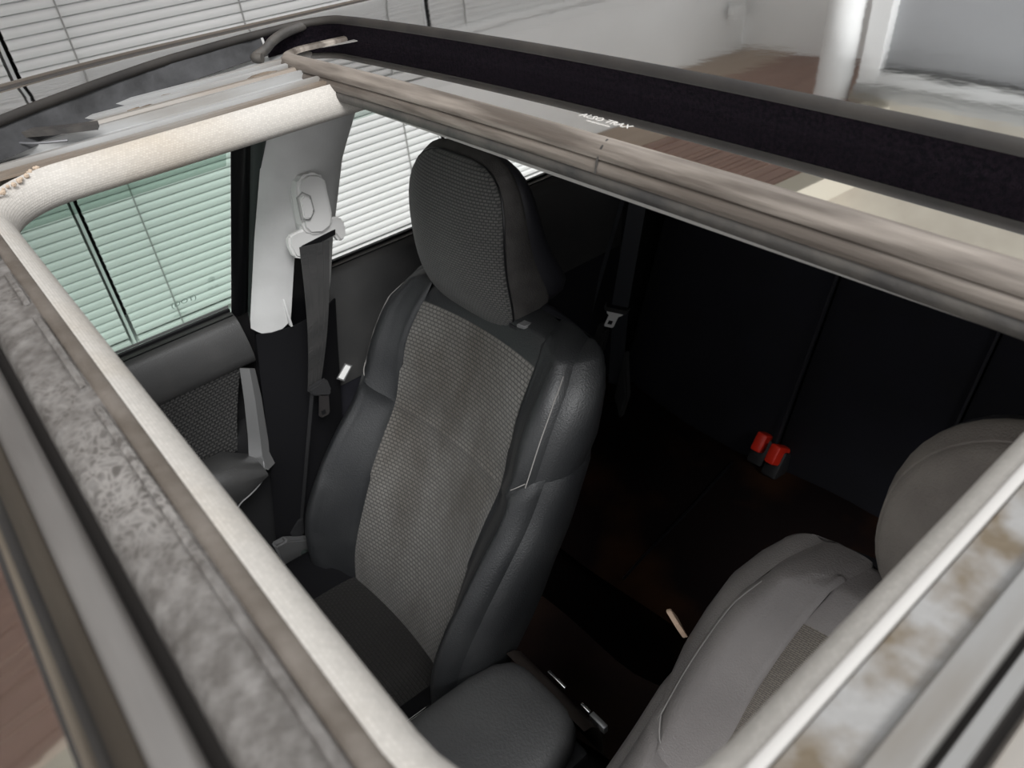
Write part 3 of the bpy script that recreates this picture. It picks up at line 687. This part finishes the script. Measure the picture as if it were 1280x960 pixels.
link('window_post', prism([(-.73, 1.02, 1.02), (-.63, 1.06, 1.37), (-.63, 1.18, 1.37), (-.73, 1.18, 1.02)], (.04, 0, 0)), 'rear', rd)

# ================================================================== FRONT SEATS
TAB = ( # z, ys (seam y), xr, yr (bolster crest), W, yo (outer flank), yb (back), concavity, s (seam half width)
    (.47, .248, .195, .205, .232, .255, .36, .008, .140),
    (.565, .268, .200, .208, .245, .268, .42, .016, .142),
    (.64, .302, .205, .225, .252, .295, .47, .030, .144),
    (.72, .345, .208, .275, .254, .350, .51, .036, .145),
    (.78, .385, .208, .325, .253, .400, .545, .026, .146),
    (.831, .422, .206, .375, .250, .440, .57, .012, .147),
    (.89, .444, .205, .408, .248, .480, .595, .013, .147),
    (.944, .464, .204, .437, .246, .508, .61, .022, .146),
    (1.0, .503, .198, .478, .236, .545, .622, .012, .142),
    (1.035, .532, .186, .512, .216, .570, .626, .004, .136))
ZTOP = 1.035
def seat_pt(t, wv_):
    """t: 0 centre, 1 seam, 2 crest, 3 outer, 4 back corner, 5 back centre (sign = side); wv_: 0..1 up the back, 1..2 over the top"""
    sgn = -1 if t < 0 else 1; t = abs(t)
    z = .47 + (ZTOP - .47) * min(1, wv_)
    ys, xr, yr, W, yo, ybk, con, s = sinterp(TAB, z)
    K = [(-s, ys), (0, ys + con), (s, ys), (xr, yr), (W, yo), (W - .052, ybk - .035), (0, ybk - .015), (-W + .052, ybk - .035)]
    k = min(4, int(t)); f = t - k
    p0, p1, p2, p3 = K[k], K[k + 1], K[k + 2], K[k + 3]
    if k == 0: # shallow dish
        x = s * f; y = ys + con * (1 - f * f)
    else:
        cr = lambda a, b, c, d: .5 * (2 * b + (c - a) * f + (2 * a - 5 * b + 4 * c - d) * f * f + (3 * b - a - 3 * c + d) * f ** 3)
        if k == 1: p0 = (s - .03, ys + .004)
        x, y = cr(p0[0], p1[0], p2[0], p3[0]), cr(p0[1], p1[1], p2[1], p3[1])
    if wv_ > 1:
        k_ = wv_ - 1; ym = .583; x = x + (x * .88 - x) * k_; y = y + (ym - y) * k_
        z = ZTOP + .013 * math.sqrt(max(0, 1 - (1 - k_) ** 2)) - .006 * k_ * (1 if abs(x) < .12 else 0)
    z -= .018 * max(0, wv_ - .93) / .07 * min(1, abs(x / .22)) ** 3 if wv_ <= 1 else .018 * min(1, abs(x / .22)) ** 3
    return Vector((x * sgn, y, z))
def seat_patch(t0, t1, w0, w1, nt_, nw, groove=.0032, gw=.009, edges='lrtb', puff=0.):
    """rectangular piece of the seat cover; w0/w1 may depend on t. Seams are pulled in along the border"""
    P = []
    for j in range(nw + 1):
        row = []
        for i in range(nt_ + 1):
            t = t0 + (t1 - t0) * i / nt_
            a = w0(t) if callable(w0) else w0; b = w1(t) if callable(w1) else w1
            row.append((t, a + (b - a) * j / nw))
        P.append(row)
    Q = [[seat_pt(*q) for q in r] for r in P]
    out = []
    for j in range(nw + 1):
        row = []
        for i in range(nt_ + 1):
            t, wv_ = P[j][i]; e = 1e-3
            n = (seat_pt(t + e, wv_) - seat_pt(t - e, wv_)).cross(seat_pt(t, wv_ + e) - seat_pt(t, wv_ - e))
            n = n.normalized() if n.length > 1e-12 else Vector((0, -1, 0))
            c = Q[j][i]; cen = Vector((0, .54 if c.z > .9 else .42, c.z))
            if n.dot(c - cen) < 0: n = -n
            dl = sum((Q[j][k] - Q[j][k - 1]).length for k in range(1, i + 1)) if 'l' in edges else 9
            drr = sum((Q[j][k] - Q[j][k - 1]).length for k in range(i + 1, nt_ + 1)) if 'r' in edges else 9
            db = sum((Q[k][i] - Q[k - 1][i]).length for k in range(1, j + 1)) if 'b' in edges else 9
            dt = sum((Q[k][i] - Q[k - 1][i]).length for k in range(j + 1, nw + 1)) if 't' in edges else 9
            d = min(dl, drr, db, dt)
            row.append(c + n * (puff * (1 - math.exp(-d / .03)) - groove * math.exp(-(d / gw) ** 2)))
        out.append(row)
    return out
W_PLEAT = (.831 - .47) / (ZTOP - .47); W_TOP = (1.006 - .47) / (ZTOP - .47)
def zb(t): return W_PLEAT + .10 * max(0, (abs(t) - 1)) / 1.3
def place(P, xc): return [[Vector((p.x + xc, p.y, p.z)) for p in r] for r in P]
def make_seat(xc, label, lea, ins, hrf, hrs, stitch, group, cush, off=(0, 0, 0)):
    r = root('car_seat', label, 'car seat', (xc, .1, .15), group)
    lean = .34 if xc > 0 else 0
    tx = lambda P: grid([[Vector((p.x, p.y - lean * (1.04 - p.z), p.z)) for p in q] for q in place(P, xc)])
    link('upper_insert', tx(seat_patch(-1, 1, W_PLEAT, W_TOP, 24, 20)), ins, r)
    link('lower_insert', tx(seat_patch(-1, 1, .03, W_PLEAT, 24, 30)), ins, r)
    link('top_yoke', tx(seat_patch(-1, 1, W_TOP, 2, 20, 12, edges='lrb')), lea, r)
    for s in (-1, 1):
        link('shoulder', tx(seat_patch(s * 1, s * 2.35, zb, 1.0 if False else 2, 14, 30, edges='lb' + 'r', puff=.002)), lea, r)
        link('bolster', tx(seat_patch(s * 1, s * 2.5, 0., zb, 16, 34, edges='lrt', puff=.003)), lea, r)
        link('side_panel', tx(seat_patch(s * 2.35, s * 3.9, W_PLEAT + .10, 2, 12, 22, edges='lb', puff=.001)), lea, r)
        link('side_panel', tx(seat_patch(s * 2.5, s * 3.9, 0., W_PLEAT + .10, 12, 26, edges='lt', puff=.001)), lea, r)
        P = seat_patch(s * 2.22, s * 2.28, zb, .985, 1, 26, groove=0)
        link('stitching', tube([Vector((p[0].x + xc, p[0].y - .0008 - lean * (1.04 - p[0].z), p[0].z)) for p in P], .0009, 5), stitch, r)
        P = seat_patch(s * 1.06, s * 2.2, lambda t: zb(t) + .012, lambda t: zb(t) + .013, 14, 1, groove=0)
        link('stitching', tube([Vector((p.x + xc, p.y - .0014 - lean * (1.04 - p.z), p.z)) for p in P[0]], .0008, 5), stitch, r)
    P = seat_patch(-5, -3.9, 0, 2, 6, 20, groove=0); Q = seat_patch(3.9, 5, 0, 2, 6, 20, groove=0)
    link('back_shell', tx([q + p[1:] for p, q in zip(P, Q)]), 'shell', r)
    # cushion
    def cz(x, y):
        ax = abs(x); z = .515 + .03 * (.27 - y) - .012 * math.exp(-((y - .30) / .05) ** 2)
        if ax > .145: z += .030 * math.sin(min(1, (ax - .145) / .10) * math.pi * .62) 
        if y < -.18: z -= .35 * (-.18 - y) ** 1.3
        return z
    ny = [.33 - .03 * k for k in range(20)]
    link('cushion_insert', grid([[(xc - .145 + .29 * i / 14, y, cz(-.145 + .29 * i / 14, y) - (.003 if i in (0, 14) else 0)) for i in range(15)] for y in ny]), cush, r)
    for s in (-1, 1):
        P = []
        for y in ny:
            row = [(xc + s * (.145 + .085 * i / 8), y, cz(.145 + .105 * i / 8, y) - (.003 if i == 0 else 0)) for i in range(9)]
            row += [(xc + s * .236, y, cz(.25, y) - .015), (xc + s * .237, y, .45), (xc + s * .232, y, .34)]
            P.append(row)
        link('cushion_bolster', grid(P), 'mattblack' if cush == 'cushd' else lea, r)
    link('cushion_front', grid([[(xc + .236 * (i / 8 - .5) * 2, -.245 - .01 * (1 - (i / 4 - 1) ** 2), z) for i in range(9)] for z in (.34, .45, .505)]), lea, r)
    link('seat_base', box((xc - .22, -.2, .15), (xc + .22, .36, .36), .02), 'blackp', r)
    # headrest posts, guide sleeves and pad
    for s in (-1, 1):
        link('headrest_post', tube([(xc - .008 + s * .078, .549, .99), (xc - .008 + s * .078, .556, 1.040)], .0062, 12), 'whitem', r)
        sl = link('post_sleeve', prism([(xc - .008 + s * .078 + a, .546 + b, 1.021) for a, b in ((-.022, -.010), (-.014, -.015), (.010, -.015), (.020, -.011), (.022, 0), (.020, .011), (.010, .015), (-.014, .015), (-.022, .010))], (0, .001, .016), .004, 2), 'blackp', r)
        link('release_tab', prism([(xc - .008 + s * .078 + a, .544 + b, 1.034) for a, b in ((.008, -.014), (.024, -.010), (.026, 0), (.024, .010), (.008, .014))], (0, 0, .007), .002), 'satin', sl)
    hx, hz_, a_, b_ = (xc - .040, 1.1335, .128, .131) if xc < 0 else (xc + .012, 1.168, .125, .128)
    def out_pt(th, k):
        c, s = math.cos(th), math.sin(th); n = 3.4 if xc < 0 else 2.4
        q = (abs(c) ** n + abs(s) ** n) ** (-1 / n); x = a_ * k * q * c; z = b_ * k * q * s
        x *= 1 - (.16 if x > 0 and xc < 0 else .04) * (1 - (z / b_) ** 2)
        if z > 0: x *= 1 - .09 * (z / b_) ** 2
        return x, z
    NT = 48
    def ring(k, y, sag=0, up=0.):
        o_ = [out_pt(2 * math.pi * i / NT, k) for i in range(NT)]
        return [(hx + a, y + sag * b + .016 * (b / b_) ** 2 - .006, hz_ + (b if b > 0 else b * (1 - up))) for a, b in o_]
    def front(k): return .501 + .030 * k ** 2.6
    fr = [ring(k, front(k), .02) for k in (.001, .2, .4, .6, .75, .87, .94, .985)] + [ring(1.0, .536, .02)]
    uvf = [[(p[0] - hx, p[2]) for p in rr] for rr in fr]
    link('headrest_front', grid(fr, uv=uvf, closed_u=True), hrf, r)
    sd = [ring(1.0, .5345, .02), ring(1.03, .541, .015), ring(1.06, .553, -.02, .06), ring(1.07, .568, -.10, .10), ring(1.06, .580, -.16, .14), ring(1.03, .585, -.18, .16)]
    link('headrest_side', grid(sd, closed_u=True), hrs, r)
    bk = [ring(1.03, .583, -.18, .16), ring(1.05, .589, -.20, .18), ring(1.03, .606, -.26, .20), ring(.95, .622, -.30, .2), ring(.8, .630, -.30, .2), ring(.5, .635, -.3, .2), ring(.001, .637, -.3)]
    link('headrest_back', grid(bk, closed_u=True), 'shell', r)
    pt = [(p[0], p[1] - .0005, p[2]) for p in ring(1.004, .5365, .02)]
    link('headrest_piping', sweep(pt, circ(.0017, 6), up=(0, 1, 0), closed=True), 'strip' if lea == 'leather' else hrs, r)
    r.location = Vector(r.location) + Vector(off)
    return r
s1 = make_seat(-.37, 'black front passenger seat with woven grey insert and tall headrest in the middle', 'leather', 'insert', 'hrfab', 'hrside', 'thread', 'front seats', 'cushd')
s2 = make_seat(.37, 'driver seat with light painted into its grey brown covers, cut by the sunroof edge at the lower right', 'leather_lit', 'insertd', 'hrd', 'hrd', 'thread', 'front seats', 'leather_lit', (.022, -.04, -.068))
lb = link('warning_label', prism([(-.6215, .372, .862), (-.6215, .392, .880), (-.6215, .400, .872), (-.6215, .380, .853)], (.0012, 0, 0)), 'white', s1); lb['label'] = 'small white side label on the black seat'
link('label_border', prism([(-.6212, .368, .861), (-.6212, .391, .8835), (-.6212, .4035, .872), (-.6212, .381, .849)], (.0006, 0, 0)), 'satin', s1)
link('recliner_lever', box((-.63, .26, .46), (-.618, .30, .475), .003), 'satin', s1)
for k in range(2): link('height_bar', tube([(-.607 + .01 * k, .262 + .004 * k, .438), (-.602 + .01 * k, .285 + .004 * k, .446)], .0016, 6), 'chrome', s1)

# ================================================================== CONSOLE
cn = root('centre_console', 'grey black vinyl armrest box between the two front seats', 'console', (-.035, .2, .15))
def lid_mesh():
    P = []
    x0, x1, y0, y1, zt = -.132, .060, -.16, .328, .64; N = 40; dz_ = .012
    def ringr(inset, z):
        r_ = .040; row = []
        for k in range(N):
            th = 2 * math.pi * k / N; c, s = math.cos(th), math.sin(th); n = 5
            q = (abs(c) ** n + abs(s) ** n) ** (-1 / n)
            row.append(((x0 + x1) / 2 + ((x1 - x0) / 2 - inset) * q * c, (y0 + y1) / 2 + ((y1 - y0) / 2 - inset) * q * s, z + dz_))
        return row
    for ins, z in ((.004, .560), (.0, .575), (0, .598), (.002, .610), (.007, .619), (.016, .6255), (.03, .629), (.06, .631), (.092, .632)): P.append(ringr(ins, z))
    P.append([((x0 + x1) / 2, (y0 + y1) / 2, .644)] * N)
    return grid(P, closed_u=True)
link('armrest_lid', lid_mesh(), 'lid', cn)
link('console_box', box((-.125, -.30, .15), (.055, .325, .57), .012), 'blackp', cn)
P = [[(x, y, z + .014) for y, z in ((.318, .612), (.332, .606), (.345, .590), (.352, .56), (.354, .50))] for x in [-.118 + .021 * k for k in range(9)]]
link('rear_panel', grid(P), 'brownp', cn)
hb = link('hinge_bar', box((-.060, .348, .606), (-.022, .353, .613), .001), 'chrome', cn)
link('hinge_bar', box((.008, .350, .596), (.026, .355, .606), .001), 'chrome', cn)
link('hinge_plate', box((.028, .348, .590), (.058, .357, .606), .002), 'satin', cn)
# wire bracket of the belt buckle beside the armrest
bk = [(-.150, .135, .595), (-.150, .185, .592), (-.138, .192, .606), (-.138, .150, .610)]
bw = link('buckle_bracket', sweep(bk, circ(.0009, 6), closed=True), 'chrome', None)
tag(bw, 'small chrome wire bracket between passenger cushion and armrest', 'bracket')
link('bracket_stay', tube([(-.150, .135, .595), (-.150, .128, .50)], .0009, 6), 'chrome', bw)

# ================================================================== REAR
rs = root('rear_bench', 'dark rear bench seat in the shadow behind the front seats', 'rear seat', (0, 1.1, .15))
def rcz(x, y): return .44 + .02 * math.cos(x * 9) - .5 * max(0, .72 - y) ** 1.5 - .02 * max(0, y - .9)
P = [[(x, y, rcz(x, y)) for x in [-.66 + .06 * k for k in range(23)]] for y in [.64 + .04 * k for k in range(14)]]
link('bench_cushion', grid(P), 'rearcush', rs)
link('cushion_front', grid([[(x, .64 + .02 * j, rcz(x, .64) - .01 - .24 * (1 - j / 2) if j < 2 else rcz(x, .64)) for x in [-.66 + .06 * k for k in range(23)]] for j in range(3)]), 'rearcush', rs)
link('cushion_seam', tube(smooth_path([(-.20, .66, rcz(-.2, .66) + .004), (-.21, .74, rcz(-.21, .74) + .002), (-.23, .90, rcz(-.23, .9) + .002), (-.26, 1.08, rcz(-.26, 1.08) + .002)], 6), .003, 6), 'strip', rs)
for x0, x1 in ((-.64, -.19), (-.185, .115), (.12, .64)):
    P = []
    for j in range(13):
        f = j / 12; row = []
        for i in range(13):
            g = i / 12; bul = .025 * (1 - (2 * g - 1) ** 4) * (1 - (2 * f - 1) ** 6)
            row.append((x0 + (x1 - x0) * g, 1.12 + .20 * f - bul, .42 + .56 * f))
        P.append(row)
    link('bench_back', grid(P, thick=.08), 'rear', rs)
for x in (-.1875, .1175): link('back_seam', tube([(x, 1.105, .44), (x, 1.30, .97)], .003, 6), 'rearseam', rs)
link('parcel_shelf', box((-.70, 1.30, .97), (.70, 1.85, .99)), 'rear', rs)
# buckles standing at the back of the cushion
for k, (x, lab) in enumerate(((-.217, 'red centre rear belt buckle, the one farther from the driver seat'), (-.170, 'red centre rear belt buckle, the one nearer the driver seat'))):
    b = root('belt_buckle', lab, 'belt buckle', (x, 1.10, .44), 'rear belt buckles')
    rot = Matrix.Rotation(math.radians(-35), 3, 'X') @ Matrix.Rotation(math.radians(6 - 10 * k), 3, 'Z')
    yb_ = 1.125 - .012 * k
    link('buckle_body', box((x - .019, yb_ - .019, .425), (x + .019, yb_ + .019, .490), .005, rot=rot), 'blackp', b)
    link('press_button', box((x - .0125, yb_ - .030, .462), (x + .0125, yb_ + .026, .506), .005, rot=rot), 'red', b)
# rear belt
rb = root('rear_seat_belt', 'dark rear seat belt hanging behind the passenger seat with a white metal tongue', 'seat belt', (-.60, 1.1, .7))
pts = [(Vector((-.612, 1.15, .955)).lerp(Vector((-.596, 1.07, .705)), t), .040, (1, .45, -.05)) for t in (0, .25, .5, .75, 1)]
link('upper_webbing', ribbon(pts, None, .04), 'webn', rb)
pts = [(Vector((-.596, 1.072, .690)).lerp(Vector((-.585, 1.04, .50)), t), .036, (1, .45, -.05)) for t in (0, .5, 1)]
link('lower_webbing', ribbon(pts, None, .04), 'webn', rb)
pts = [(Vector((-.660, 1.16, .95)).lerp(Vector((-.69, 1.05, .62)), t), .010, (1, .45, -.05)) for t in (0, .5, 1)]
link('retractor_webbing', ribbon(pts, None, .02), 'webn', rb)
o0 = Vector((-.596, 1.058, .700)); ux = Vector((.91, .41, -.05)).normalized(); uz = Vector((0, .62, .78)).normalized()
def loc2(a, b): return o0 + ux * a + uz * b
nrm = ux.cross(uz) * .006
tb = link('tongue_body', prism([loc2(a, b) for a, b in ((-.030, .014), (-.030, 0), (-.024, -.008), (.024, -.008), (.030, 0), (.030, .014), (.026, .002), (-.026, .002))], nrm, .001), 'blackp', rb)
plate = prism([loc2(a, b) for a, b in ((-.021, -.006), (-.018, -.012), (-.0115, -.016), (-.0115, -.040), (-.009, -.044), (.009, -.044), (.0115, -.040), (.0115, -.016), (.018, -.012), (.021, -.006), (.010, -.002), (-.010, -.002))], nrm * .5, .0006)
link('tongue_plate', plate, 'whitem', tb)
link('plate_slot', prism([loc2(a, b) + nrm * (.55) * sg_ for sg_ in (1,) for a, b in ((-.005, -.037), (.005, -.037), (.005, -.028), (-.005, -.028))], nrm * .06), 'strip', tb)
link('plate_slot', prism([loc2(a, b) - nrm * .06 for a, b in ((-.005, -.037), (.005, -.037), (.005, -.028), (-.005, -.028))], nrm * .06), 'strip', tb)
qt = root('quarter_trim', 'dark plastic rear quarter trim pieces either side of the rear belt', 'trim', (-.64, 1.1, .5))
link('trim_wing', prism([(-.70, 1.08, .62), (-.745, 1.02, .44), (-.66, 1.02, .44), (-.655, 1.08, .60)], (.0, .02, .0), .004), 'softp', qt)
link('trim_wing', prism([(-.565, 1.05, .60), (-.572, 1.02, .48), (-.535, 1.00, .44), (-.530, 1.02, .50)], (.0, .02, .0), .004), 'softp', qt)
# tan lever behind the driver seat
lv = link('fold_lever', prism([(.123 + a, .400 + b, .864 + c) for a, b, c in ((-.012, .004, .010), (-.009, .000, .012), (.008, -.004, .006), (.02, -.002, -.008), (.005, .006, -.016), (-.003, .008, -.008), (-.004, .006, 0))], (.004, .004, .002), .0008), 'lever', None)
tag(lv, 'small tan plastic lever poking out beside the driver seat shoulder', 'lever')
